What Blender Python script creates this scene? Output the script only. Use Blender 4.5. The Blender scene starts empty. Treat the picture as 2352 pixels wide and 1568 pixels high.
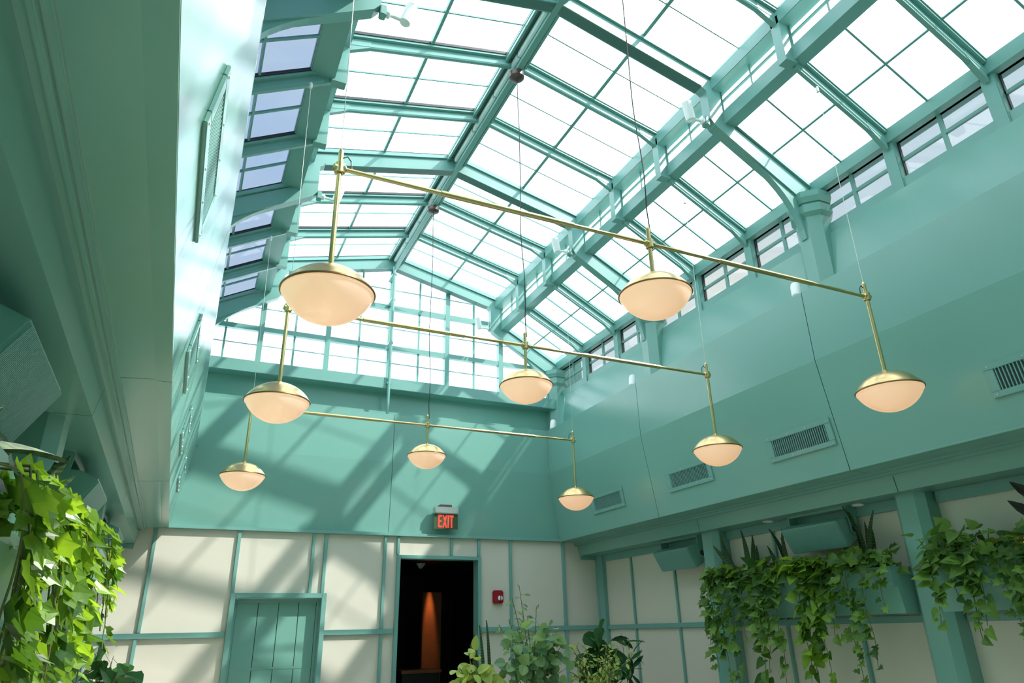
import bpy, bmesh, math, random
from mathutils import Vector, Matrix, Quaternion
V = Vector
scene = bpy.context.scene
col = scene.collection
ZC = 1.35                      # height of the camera above the floor; z below is counted from the camera

# ------------------------------------------------------------------ camera
cam_d = bpy.data.cameras.new('camera'); cam = bpy.data.objects.new('camera', cam_d); col.objects.link(cam)
rt = V((0.90781, -0.41890, -0.019925)); up = V((-0.145893, -0.36, 0.921475)); fw = V((0.39318, 0.83362, 0.387927))
cam.matrix_world = Matrix(((rt.x, up.x, -fw.x, 0), (rt.y, up.y, -fw.y, 0), (rt.z, up.z, -fw.z, ZC), (0, 0, 0, 1)))
cam_d.sensor_width = 36; cam_d.lens = 1580.9 / 2352 * 36; cam_d.clip_start = 0.02; cam_d.clip_end = 300
scene.camera = cam

# ------------------------------------------------------------------ sky, sun, exposure
SUN_DIR = V((0.506, 0.538, 0.674)).normalized()
world = bpy.data.worlds.new('sky'); scene.world = world; world.use_nodes = True
wn, wl = world.node_tree.nodes, world.node_tree.links
wn.clear()
w_out = wn.new('ShaderNodeOutputWorld'); w_bg = wn.new('ShaderNodeBackground'); w_tc = wn.new('ShaderNodeTexCoord')
w_no = wn.new('ShaderNodeTexNoise'); w_no.inputs['Scale'].default_value = 3.2; w_no.inputs['Detail'].default_value = 6
w_rp = wn.new('ShaderNodeValToRGB')
w_rp.color_ramp.elements[0].position = 0.42; w_rp.color_ramp.elements[0].color = (0.70, 0.84, 1.0, 1)
w_rp.color_ramp.elements[1].position = 0.66; w_rp.color_ramp.elements[1].color = (1.0, 1.0, 1.0, 1)
wl.new(w_tc.outputs['Generated'], w_no.inputs['Vector']); wl.new(w_no.outputs['Fac'], w_rp.inputs['Fac'])
wl.new(w_rp.outputs['Color'], w_bg.inputs['Color']); w_bg.inputs['Strength'].default_value = 2.6
wl.new(w_bg.outputs['Background'], w_out.inputs['Surface'])

def sun_lamp(name, toward, strength, angle, color):
    d = bpy.data.lights.new(name, 'SUN'); d.energy = strength; d.angle = math.radians(angle); d.color = color
    o = bpy.data.objects.new(name, d); col.objects.link(o)
    o.location = V(toward) * 40; o.rotation_euler = (-V(toward)).to_track_quat('-Z', 'Y').to_euler()
sun_lamp('sun', SUN_DIR, 5.0, 0.53, (1.0, 0.95, 0.86))
# sunlight thrown back by the glazed building across the street, behind the camera
sun_lamp('sun_glint_off_facade', V((0.506, -0.50, 0.70)).normalized(), 4.2, 1.2, (1.0, 0.95, 0.88))
scene.view_settings.view_transform = 'Standard'; scene.view_settings.look = 'None'
scene.view_settings.exposure = 0.55; scene.view_settings.gamma = 1.0; scene.view_settings.use_curve_mapping = False
scene.cycles.transparent_max_bounces = 16

# ------------------------------------------------------------------ materials
MAT = {}
def mk(name, color, rough=0.4, metal=0.0, var=0.06, scale=4.0, bump=0.0, spec=0.5, coat=0.0, emit=None, estr=0.0):
    m = bpy.data.materials.new(name); m.use_nodes = True
    n, l = m.node_tree.nodes, m.node_tree.links
    b = n['Principled BSDF']
    tc = n.new('ShaderNodeTexCoord'); no = n.new('ShaderNodeTexNoise'); no.inputs['Scale'].default_value = scale; no.inputs['Detail'].default_value = 4
    l.new(tc.outputs['Object'], no.inputs['Vector'])
    mx = n.new('ShaderNodeMix'); mx.data_type = 'RGBA'
    mx.inputs['A'].default_value = tuple(c * (1 - var) for c in color) + (1,)
    mx.inputs['B'].default_value = tuple(min(1, c * (1 + var)) for c in color) + (1,)
    l.new(no.outputs['Fac'], mx.inputs['Factor']); l.new(mx.outputs['Result'], b.inputs['Base Color'])
    b.inputs['Roughness'].default_value = rough; b.inputs['Metallic'].default_value = metal
    b.inputs['Specular IOR Level'].default_value = spec; b.inputs['Coat Weight'].default_value = coat
    if bump:
        bp = n.new('ShaderNodeBump'); bp.inputs['Strength'].default_value = bump; bp.inputs['Distance'].default_value = 0.01
        l.new(no.outputs['Fac'], bp.inputs['Height']); l.new(bp.outputs['Normal'], b.inputs['Normal'])
    if emit:
        b.inputs['Emission Color'].default_value = emit + (1,); b.inputs['Emission Strength'].default_value = estr
    MAT[name] = m
    return m
TEAL = (0.174, 0.375, 0.322)
mk('teal_paint', TEAL, rough=0.22, var=0.03, scale=1.5, bump=0.03, spec=0.6)
mk('teal_metal', (0.170, 0.365, 0.328), rough=0.30, var=0.04, scale=6)
mk('teal_dark_gap', (0.02, 0.05, 0.045), rough=0.7)
mk('cream_panel', (0.64, 0.612, 0.53), rough=0.16, var=0.03, scale=1.2, bump=0.015)
mk('lit_raceway', (0.78, 0.88, 0.86), rough=0.3)  # pale colour stands in for the light on the ridge strip
mk('black_frame', (0.015, 0.02, 0.025), rough=0.5)
mk('brass', (0.62, 0.47, 0.22), rough=0.28, metal=1.0, var=0.08, scale=12)
mk('brass_dark', (0.20, 0.14, 0.06), rough=0.35, metal=1.0)
mk('white_enamel', (0.85, 0.87, 0.86), rough=0.35)
mk('white_plastic', (0.8, 0.8, 0.78), rough=0.4)
mk('black_cable', (0.02, 0.018, 0.016), rough=0.6)
mk('steel_wire', (0.55, 0.55, 0.5), rough=0.35, metal=0.8)
mk('bronze', (0.10, 0.075, 0.07), rough=0.4, metal=0.5)
mk('aluminium', (0.62, 0.64, 0.64), rough=0.3, metal=0.9, var=0.1, scale=30)
mk('red_plastic', (0.32, 0.012, 0.022), rough=0.3)
mk('exit_red', (0.8, 0.03, 0.02), rough=0.4, emit=(1.0, 0.045, 0.03), estr=1.0)
mk('sign_pane', (0.06, 0.10, 0.055), rough=0.15)
mk('floor_wood', (0.62, 0.58, 0.48), rough=0.4, var=0.2, scale=3)
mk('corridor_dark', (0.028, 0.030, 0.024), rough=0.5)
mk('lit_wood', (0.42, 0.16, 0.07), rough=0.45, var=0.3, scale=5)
mk('stem_brown', (0.12, 0.13, 0.04), rough=0.7)
mk('soil', (0.03, 0.02, 0.013), rough=0.9)
mk('copper', (0.75, 0.34, 0.18), rough=0.3, metal=1.0)
mk('lamp_glow', (0.9, 0.6, 0.35), rough=0.4, emit=(1.0, 0.36, 0.10), estr=3.0)
mk('terracotta_pot', (0.25, 0.10, 0.07), rough=0.7)

def opal():
    m = bpy.data.materials.new('opal_glass'); m.use_nodes = True
    n, l = m.node_tree.nodes, m.node_tree.links; b = n['Principled BSDF']
    b.inputs['Base Color'].default_value = (0.80, 0.70, 0.64, 1); b.inputs['Roughness'].default_value = 0.12
    tc = n.new('ShaderNodeTexCoord'); no = n.new('ShaderNodeTexNoise'); no.inputs['Scale'].default_value = 3
    l.new(tc.outputs['Object'], no.inputs['Vector'])
    mx = n.new('ShaderNodeMix'); mx.data_type = 'RGBA'
    mx.inputs['A'].default_value = (1.0, 0.47, 0.19, 1); mx.inputs['B'].default_value = (1.0, 0.52, 0.24, 1)
    l.new(no.outputs['Fac'], mx.inputs['Factor']); l.new(mx.outputs['Result'], b.inputs['Emission Color'])
    b.inputs['Emission Strength'].default_value = 0.40
    MAT['opal_glass'] = m
opal()

def glass(name, tint, gloss=0.05, rough=0.03):
    m = bpy.data.materials.new(name); m.use_nodes = True
    n, l = m.node_tree.nodes, m.node_tree.links
    n.remove(n['Principled BSDF']); out = n['Material Output']
    tr = n.new('ShaderNodeBsdfTransparent'); tr.inputs['Color'].default_value = tint + (1,)
    gl = n.new('ShaderNodeBsdfGlossy'); gl.inputs['Roughness'].default_value = rough
    no = n.new('ShaderNodeTexNoise'); no.inputs['Scale'].default_value = 1.5
    rp = n.new('ShaderNodeMapRange'); rp.inputs['To Min'].default_value = gloss * 0.7; rp.inputs['To Max'].default_value = gloss * 1.3
    mx = n.new('ShaderNodeMixShader')
    l.new(no.outputs['Fac'], rp.inputs['Value']); l.new(rp.outputs['Result'], mx.inputs['Fac'])
    l.new(tr.outputs['BSDF'], mx.inputs[1]); l.new(gl.outputs['BSDF'], mx.inputs[2])
    l.new(mx.outputs['Shader'], out.inputs['Surface'])
    MAT[name] = m
glass('clear_glass', (0.97, 0.98, 0.98))
glass('blue_sky_glass', (0.38, 0.42, 0.47))  # dimmer blue sky of the lower left panes, put into the glass colour
glass('grey_sky_glass', (0.47, 0.48, 0.465))  # pale sky tone of the upright windows, carried by the glass colour

def leaf_mat(name, dark, light, translucent=0.45, rough=0.35, tmul=1.6):
    m = bpy.data.materials.new(name); m.use_nodes = True
    n, l = m.node_tree.nodes, m.node_tree.links; b = n['Principled BSDF']; out = n['Material Output']
    ge = n.new('ShaderNodeNewGeometry'); rp = n.new('ShaderNodeValToRGB')
    rp.color_ramp.elements[0].color = dark + (1,); rp.color_ramp.elements[1].color = light + (1,)
    l.new(ge.outputs['Random Per Island'], rp.inputs['Fac']); l.new(rp.outputs['Color'], b.inputs['Base Color'])
    b.inputs['Roughness'].default_value = rough; b.inputs['Specular IOR Level'].default_value = 0.22
    tl = n.new('ShaderNodeBsdfTranslucent'); hm = n.new('ShaderNodeMix'); hm.data_type = 'RGBA'; hm.blend_type = 'MULTIPLY'; hm.inputs['Factor'].default_value = 1
    hm.inputs['B'].default_value = (tmul * 1.25, tmul * 1.1, tmul * 0.35, 1)
    l.new(rp.outputs['Color'], hm.inputs['A']); l.new(hm.outputs['Result'], tl.inputs['Color'])
    mx = n.new('ShaderNodeMixShader'); mx.inputs['Fac'].default_value = translucent
    l.new(b.outputs['BSDF'], mx.inputs[1]); l.new(tl.outputs['BSDF'], mx.inputs[2]); l.new(mx.outputs['Shader'], out.inputs['Surface'])
    MAT[name] = m
leaf_mat('ivy_leaf', (0.025, 0.085, 0.018), (0.23, 0.40, 0.05), translucent=0.42)
leaf_mat('ivy_leaf_deep', (0.035, 0.10, 0.025), (0.16, 0.30, 0.06), translucent=0.35)
leaf_mat('silver_dollar_leaf', (0.10, 0.22, 0.14), (0.30, 0.44, 0.20), translucent=0.35)
leaf_mat('lime_sprig_leaf', (0.22, 0.34, 0.08), (0.45, 0.52, 0.16), translucent=0.35)
leaf_mat('deep_green_leaf', (0.012, 0.05, 0.018), (0.04, 0.13, 0.03), translucent=0.15, rough=0.25)
leaf_mat('dark_leaf', (0.012, 0.016, 0.012), (0.03, 0.028, 0.02), translucent=0.02, rough=0.45)
def snake_mat():
    m = bpy.data.materials.new('snake_plant_leaf'); m.use_nodes = True
    n, l = m.node_tree.nodes, m.node_tree.links; b = n['Principled BSDF']
    tc = n.new('ShaderNodeTexCoord'); wv = n.new('ShaderNodeTexWave'); wv.bands_direction = 'Z'
    wv.inputs['Scale'].default_value = 14; wv.inputs['Distortion'].default_value = 7; wv.inputs['Detail'].default_value = 3
    l.new(tc.outputs['Object'], wv.inputs['Vector']); rp = n.new('ShaderNodeValToRGB')
    rp.color_ramp.elements[0].color = (0.025, 0.06, 0.025, 1); rp.color_ramp.elements[1].color = (0.075, 0.125, 0.05, 1)
    l.new(wv.outputs['Fac'], rp.inputs['Fac']); l.new(rp.outputs['Color'], b.inputs['Base Color']); b.inputs['Roughness'].default_value = 0.6; b.inputs['Specular IOR Level'].default_value = 0.15
    MAT['snake_plant_leaf'] = m
snake_mat()

# ------------------------------------------------------------------ mesh helpers
class B:
    def __init__(s): s.v = []; s.f = []
    def add(s, vs, fs):
        o = len(s.v); s.v += [V(p) for p in vs]; s.f += [tuple(i + o for i in f) for f in fs]
        return s
    def box(s, x0, x1, y0, y1, z0, z1):
        x0, x1 = min(x0, x1), max(x0, x1); y0, y1 = min(y0, y1), max(y0, y1); z0, z1 = min(z0, z1), max(z0, z1)
        return s.add([(x0, y0, z0), (x1, y0, z0), (x1, y1, z0), (x0, y1, z0), (x0, y0, z1), (x1, y0, z1), (x1, y1, z1), (x0, y1, z1)],
                     [(0, 3, 2, 1), (4, 5, 6, 7), (0, 1, 5, 4), (1, 2, 6, 5), (2, 3, 7, 6), (3, 0, 4, 7)])
    def prism(s, pts, vec):
        pts = [V(p) for p in pts]; vec = V(vec); k = len(pts)
        fs = [tuple(range(k))[::-1], tuple(range(k, 2 * k))] + [(i, (i + 1) % k, (i + 1) % k + k, i + k) for i in range(k)]
        return s.add(pts + [p + vec for p in pts], fs)
    def bar(s, p, q, w, h, upv=(0, 0, 1), off=0.0):
        """a rectangular bar from p to q, w wide, h high along upv, its top at off above the line"""
        p, q, u = V(p), V(q), V(upv); d = (q - p).normalized(); r = d.cross(u).normalized(); u = r.cross(d).normalized()
        a = p + u * off; r = r * (w / 2)
        return s.prism([a - r, a + r, a + r - u * h, a - r - u * h], q - p)
    def tube(s, pts, r, k=8, cap=True):
        pts = [V(p) for p in pts]; rings = []; o = len(s.v); prev = None
        for i, p in enumerate(pts):
            d = (pts[min(i + 1, len(pts) - 1)] - pts[max(i - 1, 0)]).normalized()
            if prev is None:
                a = d.orthogonal().normalized()
            else:
                a = (prev - d * prev.dot(d)); a = a.normalized() if a.length > 1e-6 else d.orthogonal().normalized()
            prev = a; b = d.cross(a); rr = r[i] if isinstance(r, (list, tuple)) else r
            s.v += [p + (a * math.cos(t * 2 * math.pi / k) + b * math.sin(t * 2 * math.pi / k)) * rr for t in range(k)]
        for i in range(len(pts) - 1):
            for t in range(k):
                s.f.append((o + i * k + t, o + i * k + (t + 1) % k, o + (i + 1) * k + (t + 1) % k, o + (i + 1) * k + t))
        if cap:
            s.f.append(tuple(o + t for t in range(k))[::-1]); s.f.append(tuple(o + (len(pts) - 1) * k + t for t in range(k)))
        return s
    def lathe(s, prof, c, k=32, axis=(0, 0, 1)):
        c = V(c); ax = V(axis).normalized(); a = ax.orthogonal().normalized(); b = ax.cross(a); o = len(s.v)
        if abs(ax.z) > .99: a, b = V((1, 0, 0)), V((0, 1, 0)) if ax.z > 0 else V((0, -1, 0))
        for r, h in prof:
            s.v += [c + ax * h + (a * math.cos(t * 2 * math.pi / k) + b * math.sin(t * 2 * math.pi / k)) * r for t in range(k)]
        for i in range(len(prof) - 1):
            for t in range(k):
                s.f.append((o + i * k + t, o + i * k + (t + 1) % k, o + (i + 1) * k + (t + 1) % k, o + (i + 1) * k + t))
        s.f.append(tuple(o + t for t in range(k))[::-1]); s.f.append(tuple(o + (len(prof) - 1) * k + t for t in range(k)))
        return s
    def build(s, name, mat, parent=None, base=None, smooth=False, bevel=0.0, kind=None, label=None, cat=None, group=None):
        sh = V((0, 0, ZC)); vs = [p + sh for p in s.v]
        if parent is not None:
            org = V(parent['_o'])
        elif base is not None:
            org = V(base) + sh
        else:
            lo = [min(p[i] for p in vs) for i in range(3)]; hi = [max(p[i] for p in vs) for i in range(3)]
            org = V(((lo[0] + hi[0]) / 2, (lo[1] + hi[1]) / 2, lo[2]))
        me = bpy.data.meshes.new(name); me.from_pydata([p - org for p in vs], [], s.f)
        bm = bmesh.new(); bm.from_mesh(me); bmesh.ops.recalc_face_normals(bm, faces=bm.faces)
        if bevel:
            bmesh.ops.bevel(bm, geom=[e for e in bm.edges if e.is_manifold and e.calc_face_angle(0) > 0.5], offset=bevel, segments=2, affect='EDGES', clamp_overlap=True)
        bm.to_mesh(me); bm.free()
        me.materials.append(MAT[mat])
        if smooth:
            me.polygons.foreach_set('use_smooth', [True] * len(me.polygons)); me.update()
            try: me.set_sharp_from_angle(angle=math.radians(40))
            except Exception: pass
        o = bpy.data.objects.new(name, me); col.objects.link(o)
        if parent is not None: o.parent = parent
        else: o.location = org
        o['_o'] = tuple(org)
        tag(o, label, cat, group, kind)
        return o
def tag(o, label=None, cat=None, group=None, kind=None):
    if label: o['label'] = label
    if cat: o['category'] = cat
    if group: o['group'] = group
    if kind: o['kind'] = kind
def thing(name, base, label, cat, group=None, kind=None):
    o = bpy.data.objects.new(name, None); col.objects.link(o); o.empty_display_size = 0.1
    o.location = V(base) + V((0, 0, ZC)); o['_o'] = tuple(o.location)
    tag(o, label, cat, group, kind)
    return o
def dup(root, base, label=None):
    """a copy of a thing with copies of its parts and their sub-parts"""
    r = root.copy(); col.objects.link(r); r.location = V(base) + V((0, 0, ZC)); r['_o'] = tuple(r.location)
    if label: r['label'] = label
    for ch in list(root.children):
        c = ch.copy(); col.objects.link(c); c.parent = r
        for g in list(ch.children):
            d = g.copy(); col.objects.link(d); d.parent = c
    return r
ST = 'structure'

# ------------------------------------------------------------------ measures of the hall
XC = 2.385                                        # line of the ridge
def mx(x): return 2 * XC - x                      # mirror over the ridge
YM = [9.26, 6.605, 3.95, 1.295, -1.36]            # main frames
YR = [9.26 - 0.885 * i for i in range(13)]        # every rafter line, mains among them
YB = -1.55                                        # back wall
def zu(x): return 5.42 - 0.243 * abs(x - XC)      # upper glass
def zl(x): return 4.50 - 0.55 * (abs(x - XC) - 1.895)   # lower glass

# ------------------------------------------------------------------ floor and lower walls
B().box(-1.0, 5.8, YB - .1, 9.2, -1.45, -1.35).build('floor', 'floor_wood', kind=ST)
b = B()
def wall_holes(b, x0, x1, z0, z1, holes, y0, y1):
    xs = sorted({x0, x1} | {h[0] for h in holes} | {h[1] for h in holes})
    for a, c in zip(xs, xs[1:]):
        top = [h for h in holes if h[0] <= a and h[1] >= c]
        b.box(a, c, y0, y1, (top[0][2] if top else z0), z1)
wall_holes(b, -0.95, 5.75, -1.35, 1.19, [(2.575, 3.655, .895), (.645, 1.63, .42)], 9.0, 9.12)
b.build('wall_north', 'cream_panel', kind=ST)
B().box(5.56, 5.72, YB, 9.0, -1.35, 1.19).build('wall_east', 'cream_panel', kind=ST)
B().box(mx(5.56), mx(5.72), YB, 9.0, -1.35, 1.19).build('wall_west', 'cream_panel', kind=ST)
B().box(-1.1, 5.9, YB - .15, YB, -1.35, 5.6).build('wall_south', 'teal_paint', kind=ST)

# battens of the north wall, each its own piece of trim
def trim(x0, x1, y0, y1, z0, z1, n=[0]):
    n[0] += 1
    return B().box(x0, x1, y0, y1, z0, z1).build('trim_%d' % n[0], 'teal_metal', kind=ST, bevel=.004)
yb0, yb1 = 8.962, 9.0
for x, z0, z1, w in ((-.28, .06, 1.18, .036), (-.30, -1.35, -.0, .036), (.612, .465, 1.18, .04), (1.478, .465, 1.18, .036), (1.628, .465, 1.18, .04), (2.375, .06, 1.18, .036), (2.375, -1.35, 0, .036),
                     (2.548, .94, 1.18, .036), (3.28, .94, 1.18, .036), (3.668, .94, 1.18, .036), (4.14, .06, 1.18, .036), (4.14, -1.35, 0, .036), (4.965, .06, 1.18, .04), (4.965, -1.35, 0, .04)):
    trim(x - w / 2, x + w / 2, yb0, yb1, z0, z1)
for x0, x1 in ((-.8, .585), (1.665, 2.52), (3.70, 5.56)):
    trim(x0, x1, yb0 - .006, yb1, .0, .058)
trim(-.2, 4.97, 8.94, 9.02, 1.165, 1.205)          # lip of the drum above the panels
trim(-.8, mx(5.25), 8.95, 9.0, .93, .985); trim(5.25, 5.56, 8.95, 9.0, .93, .985)
# corner posts
trim(5.50, 5.60, 8.94, 9.0, -1.35, .985); trim(mx(5.50), mx(5.60), 8.94, 9.0, -1.35, .985)
trim(5.50, 5.56, 8.80, 8.94, -1.35, .985); trim(mx(5.50), mx(5.56), 8.80, 8.94, -1.35, .985)
# battens and rails of the side walls
for sx in (1, -1):
    X = (lambda x: x) if sx > 0 else mx
    for y in (8.15, 7.23, 5.53, 4.67, 3.02, 2.15, .5, -.4):
        trim(X(5.535), X(5.56), y - .018, y + .018, -1.35, .90)
    for a, c in ((6.46, 8.8), (3.97, 6.2), (1.45, 3.69), (-1.5, 1.2)):
        trim(X(5.53), X(5.56), a, c, .0, .055)
        trim(X(5.52), X(5.56), a, c, .895, .985)

# door of the utility room: frame, leaf of wide planks
d = B()
d.box(.595, .652, 8.94, 9.14, -1.35, .47).box(1.623, 1.68, 8.94, 9.14, -1.35, .47).box(.652, 1.623, 8.94, 9.14, .413, .47)
d1 = d.build('door_1', 'teal_metal', kind=ST, bevel=.004)
p = B()
edges = [.685, .925, 1.155, 1.385, 1.59]
for a, c in zip(edges, edges[1:]):
    p.box(a + .003, c - .003, 9.085, 9.12, -1.35, -.345); p.box(a + .003, c - .003, 9.085, 9.12, -.325, .365)
p.box(.654, .685, 9.07, 9.13, -1.35, .411).box(1.59, 1.621, 9.07, 9.13, -1.35, .411).box(.685, 1.59, 9.072, 9.13, .365, .411).box(.685, 1.59, 9.081, 9.12, -.348, -.322)
p.build('door_leaf', 'teal_paint', d1, bevel=.003)
B().box(.656, 1.619, 9.125, 9.138, -1.35, .41).build('door_backing', 'teal_dark_gap', d1)
# doorway to the corridor
d = B()
d.box(2.535, 2.581, 8.95, 9.125, -1.35, .935).box(3.649, 3.695, 8.95, 9.125, -1.35, .935).box(2.581, 3.649, 8.95, 9.125, .889, .935)
d.build('door_2', 'teal_metal', kind=ST, bevel=.004)
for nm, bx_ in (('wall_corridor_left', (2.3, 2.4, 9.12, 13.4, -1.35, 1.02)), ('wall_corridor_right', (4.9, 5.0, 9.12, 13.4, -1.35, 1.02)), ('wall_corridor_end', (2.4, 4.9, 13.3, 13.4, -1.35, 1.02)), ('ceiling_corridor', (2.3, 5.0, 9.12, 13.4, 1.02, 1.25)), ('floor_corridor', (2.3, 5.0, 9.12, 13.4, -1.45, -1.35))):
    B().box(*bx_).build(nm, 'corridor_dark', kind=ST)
t = thing('wooden_cupboard', (3.56, 11.1, -1.35), 'dark wooden cupboard with a lit orange edge in the corridor behind the doorway', 'cupboard')
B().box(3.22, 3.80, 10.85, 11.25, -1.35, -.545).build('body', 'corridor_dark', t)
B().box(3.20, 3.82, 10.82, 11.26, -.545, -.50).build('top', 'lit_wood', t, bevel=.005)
t = thing('wooden_post', (3.78, 11.5, -1.35), 'narrow wooden post glowing orange under a spotlight in the dark corridor', 'post')
B().box(3.70, 4.02, 11.45, 11.55, -1.35, .62).build('post_body', 'lit_wood', t, bevel=.006)
t = thing('ceiling_lamp', (3.47, 10.9, 1.02), 'small unlit white cone lamp on the dark corridor ceiling', 'lamp')
B().lathe([(.02, 0), (.075, -.005), (.07, -.02), (.03, -.075), (.012, -.085)], (3.47, 10.9, 1.02), 20).build('shade', 'white_enamel', t, smooth=True)
sp = bpy.data.lights.new('corridor_spot', 'SPOT'); sp.energy = 60; sp.color = (1.0, .45, .16); sp.spot_size = math.radians(17); sp.spot_blend = .8; sp.shadow_soft_size = .03
so = bpy.data.objects.new('corridor_spot', sp); col.objects.link(so); so.location = (3.80, 11.34, ZC + .98)
so.rotation_euler = (V((.02, .13, -1.0))).to_track_quat('-Z', 'Y').to_euler()

# ------------------------------------------------------------------ the drum: splayed lower panels, upright panels, ledge, upper wall
def drum_side(name, sx):
    X = (lambda x: x) if sx > 0 else mx
    prof = [(4.93, 1.17), (4.78, 2.125), (4.78, 2.785), (5.06, 2.79), (5.15, 3.42), (5.32, 3.42), (5.32, 1.17)]
    b = B(); js = [8.99, 6.60, 3.955, 1.30, YB]
    if sx < 0: js = [8.99, 6.2, 3.62, 1.1, YB]
    for a, c in zip(js, js[1:]):
        b.prism([(X(x), a - .004, z) for x, z in prof], (0, c - a + .008, 0))
    b.build(name, 'teal_paint', kind=ST)
    prof2 = [(4.945, 1.18), (4.795, 2.125), (4.795, 2.77), (5.2, 2.77), (5.3, 1.18)]
    B().prism([(X(x), 8.99, z) for x, z in prof2], (0, YB - 8.99, 0)).build('wall_backing', 'teal_dark_gap', kind=ST)
drum_side('wall_east_upper', 1); drum_side('wall_west_upper', -1)
prof = [(9.0, 1.20), (8.955, 2.125), (8.955, 2.785), (9.32, 2.785), (9.32, 3.22), (9.45, 3.22), (9.45, 1.20)]
b = B()
for a, c in ((-.55, 2.411), (2.417, 5.32)):
    b.prism([(a, y, z) for y, z in prof], (c - a, 0, 0))
b.build('wall_north_upper', 'teal_paint', kind=ST)
B().prism([(-.5, y + .012, z - .01) for y, z in prof[:3]] + [(-.5, 9.4, 2.77), (-.5, 9.4, 1.2)], (5.8, 0, 0)).build('wall_backing', 'teal_dark_gap', kind=ST)
# thin bead in the two inner corners of the drum
for X in (lambda x: x, mx):
    trim(X(4.765), X(4.79), 8.93, 8.965, 2.13, 2.785)

# soffits, side beams, mouldings
for sx in (1, -1):
    X = (lambda x: x) if sx > 0 else mx
    b = B(); js = ([9.0, 6.6, 3.955, 1.3, YB] if sx > 0 else [9.0, 6.2, 3.60, 1.1, YB])
    for a, c in zip(js, js[1:]):
        b.prism([(X(4.928), a - .004, 1.175), (X(5.22), a - .004, 1.155), (X(5.22), a - .004, 1.25), (X(4.928), a - .004, 1.25)], (0, c - a + .008, 0))
    b.box(X(4.95), X(5.2), YB, 8.99, 1.2, 1.26)
    b.build('ceiling_side', 'teal_paint', kind=ST)
    b = B(); js = ([9.0, 6.3, 3.80, 1.3, YB] if sx > 0 else [9.0, 6.25, 3.70, 1.1, YB])
    for a, c in zip(js, js[1:]):
        b.prism([(X(5.215), a - .004, 1.15), (X(5.245), a - .004, .985), (X(5.62), a - .004, .985), (X(5.62), a - .004, 1.15)], (0, c - a + .008, 0))
    b.build('beam', 'teal_paint', kind=ST)
    m = B(); x = 5.15
    for i, (w, h) in enumerate(((.024, .016), (.018, .042), (.030, .026), (.018, .046))):
        m.box(X(x), X(x + w), YB, 9.0, 1.19, 1.158 - h); x += w
    m.build('trim_moulding', 'teal_paint', kind=ST, bevel=.004)

# chamfered columns of the side walls
def octo(cx, cy, r, z): return [(cx + r * math.cos(math.radians(22.5 + 45 * i)), cy + r * math.sin(math.radians(22.5 + 45 * i)), z) for i in range(8)]
for sx in (1, -1):
    X = (lambda x: x) if sx > 0 else mx
    for y in (6.34, 3.84, 1.33):
        w, ch, d = .14, .06, .20
        pts = [(X(5.56), y + w), (X(5.56 - d + ch), y + w), (X(5.56 - d), y + w - ch), (X(5.56 - d), y - w + ch), (X(5.56 - d + ch), y - w), (X(5.56), y - w)]
        B().prism([(a, c, -1.35) for a, c in pts], (0, 0, 2.335)).build('column', 'teal_paint', kind=ST)

# ------------------------------------------------------------------ roof: main frames
zb = lambda x: 4.42 - .60 * (x - 3.98)
for y in YM:
    b = B()
    for X in (lambda x: x, mx):
        loop = [(XC, 5.20), (3.93, 4.825), (3.98, 4.79), (3.98, 4.46), (4.03, 4.39), (4.97, zb(4.97)), (5.0, 3.74), (5.13, 3.74), (5.13, 3.98), (4.26, 4.44), (4.17, 4.47), (4.17, 4.92), (XC, 5.375)]
        b.prism([(X(x), y - .05, z) for x, z in loop], (0, .10, 0))
        b.prism([(X(x), y - .075, z) for x, z in ((XC, zu(XC) - .055), (4.2, zu(4.2) - .055), (4.2, zu(4.2) - .01), (XC, zu(XC) - .01))], (0, .15, 0))
        b.prism([(X(x), y - .075, z) for x, z in ((4.26, zl(4.26) - .055), (5.14, zl(5.14) - .055), (5.14, zl(5.14) - .01), (4.26, zl(4.26) - .01))], (0, .15, 0))
        # lower flange of the rafters
        b.prism([(X(x), y - .06, z) for x, z in ((XC, 5.20), (3.93, 4.825), (3.93, 4.85), (XC, 5.225))], (0, .12, 0))
        # curved haunch against the pilaster
        P0, P1, P2 = (4.38, zb(4.38)), (4.93, zb(4.93)), (4.965, 3.38)
        arc = [tuple((1 - u) ** 2 * P0[k] + 2 * u * (1 - u) * P1[k] + u * u * P2[k] for k in (0, 1)) for u in [q / 10 for q in range(11)]]
        b.prism([(X(x), y - .032, z) for x, z in arc + [(5.0, 3.38), (5.0, 3.9), (4.97, zb(4.97) + .05), (4.40, zb(4.38) + .04)]], (0, .064, 0))
    b.build('beam_main_frame', 'teal_metal', kind=ST)
# pilasters under the main frames
for y in YM:
    for X in (lambda x: x, mx):
        b = B(); cx = X(5.13); r = .165
        b.prism([(p[0], p[1], 2.785) for p in octo(cx, y, r, 0)], (0, 0, .86))
        for z0, z1, r0, r1 in ((3.60, 3.64, r, r + .035), (3.64, 3.72, r + .035, r + .035), (3.72, 3.745, r + .015, r + .015), (3.745, 3.80, r + .03, r + .05), (3.80, 3.86, r + .05, r + .05)):
            lo, hi = octo(cx, y, r0, z0), octo(cx, y, r1, z1)
            b.add(lo + hi, [tuple(range(8))[::-1], tuple(range(8, 16))] + [(i, (i + 1) % 8, (i + 1) % 8 + 8, i + 8) for i in range(8)])
        b.build('pilaster', 'teal_paint', kind=ST)
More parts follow.
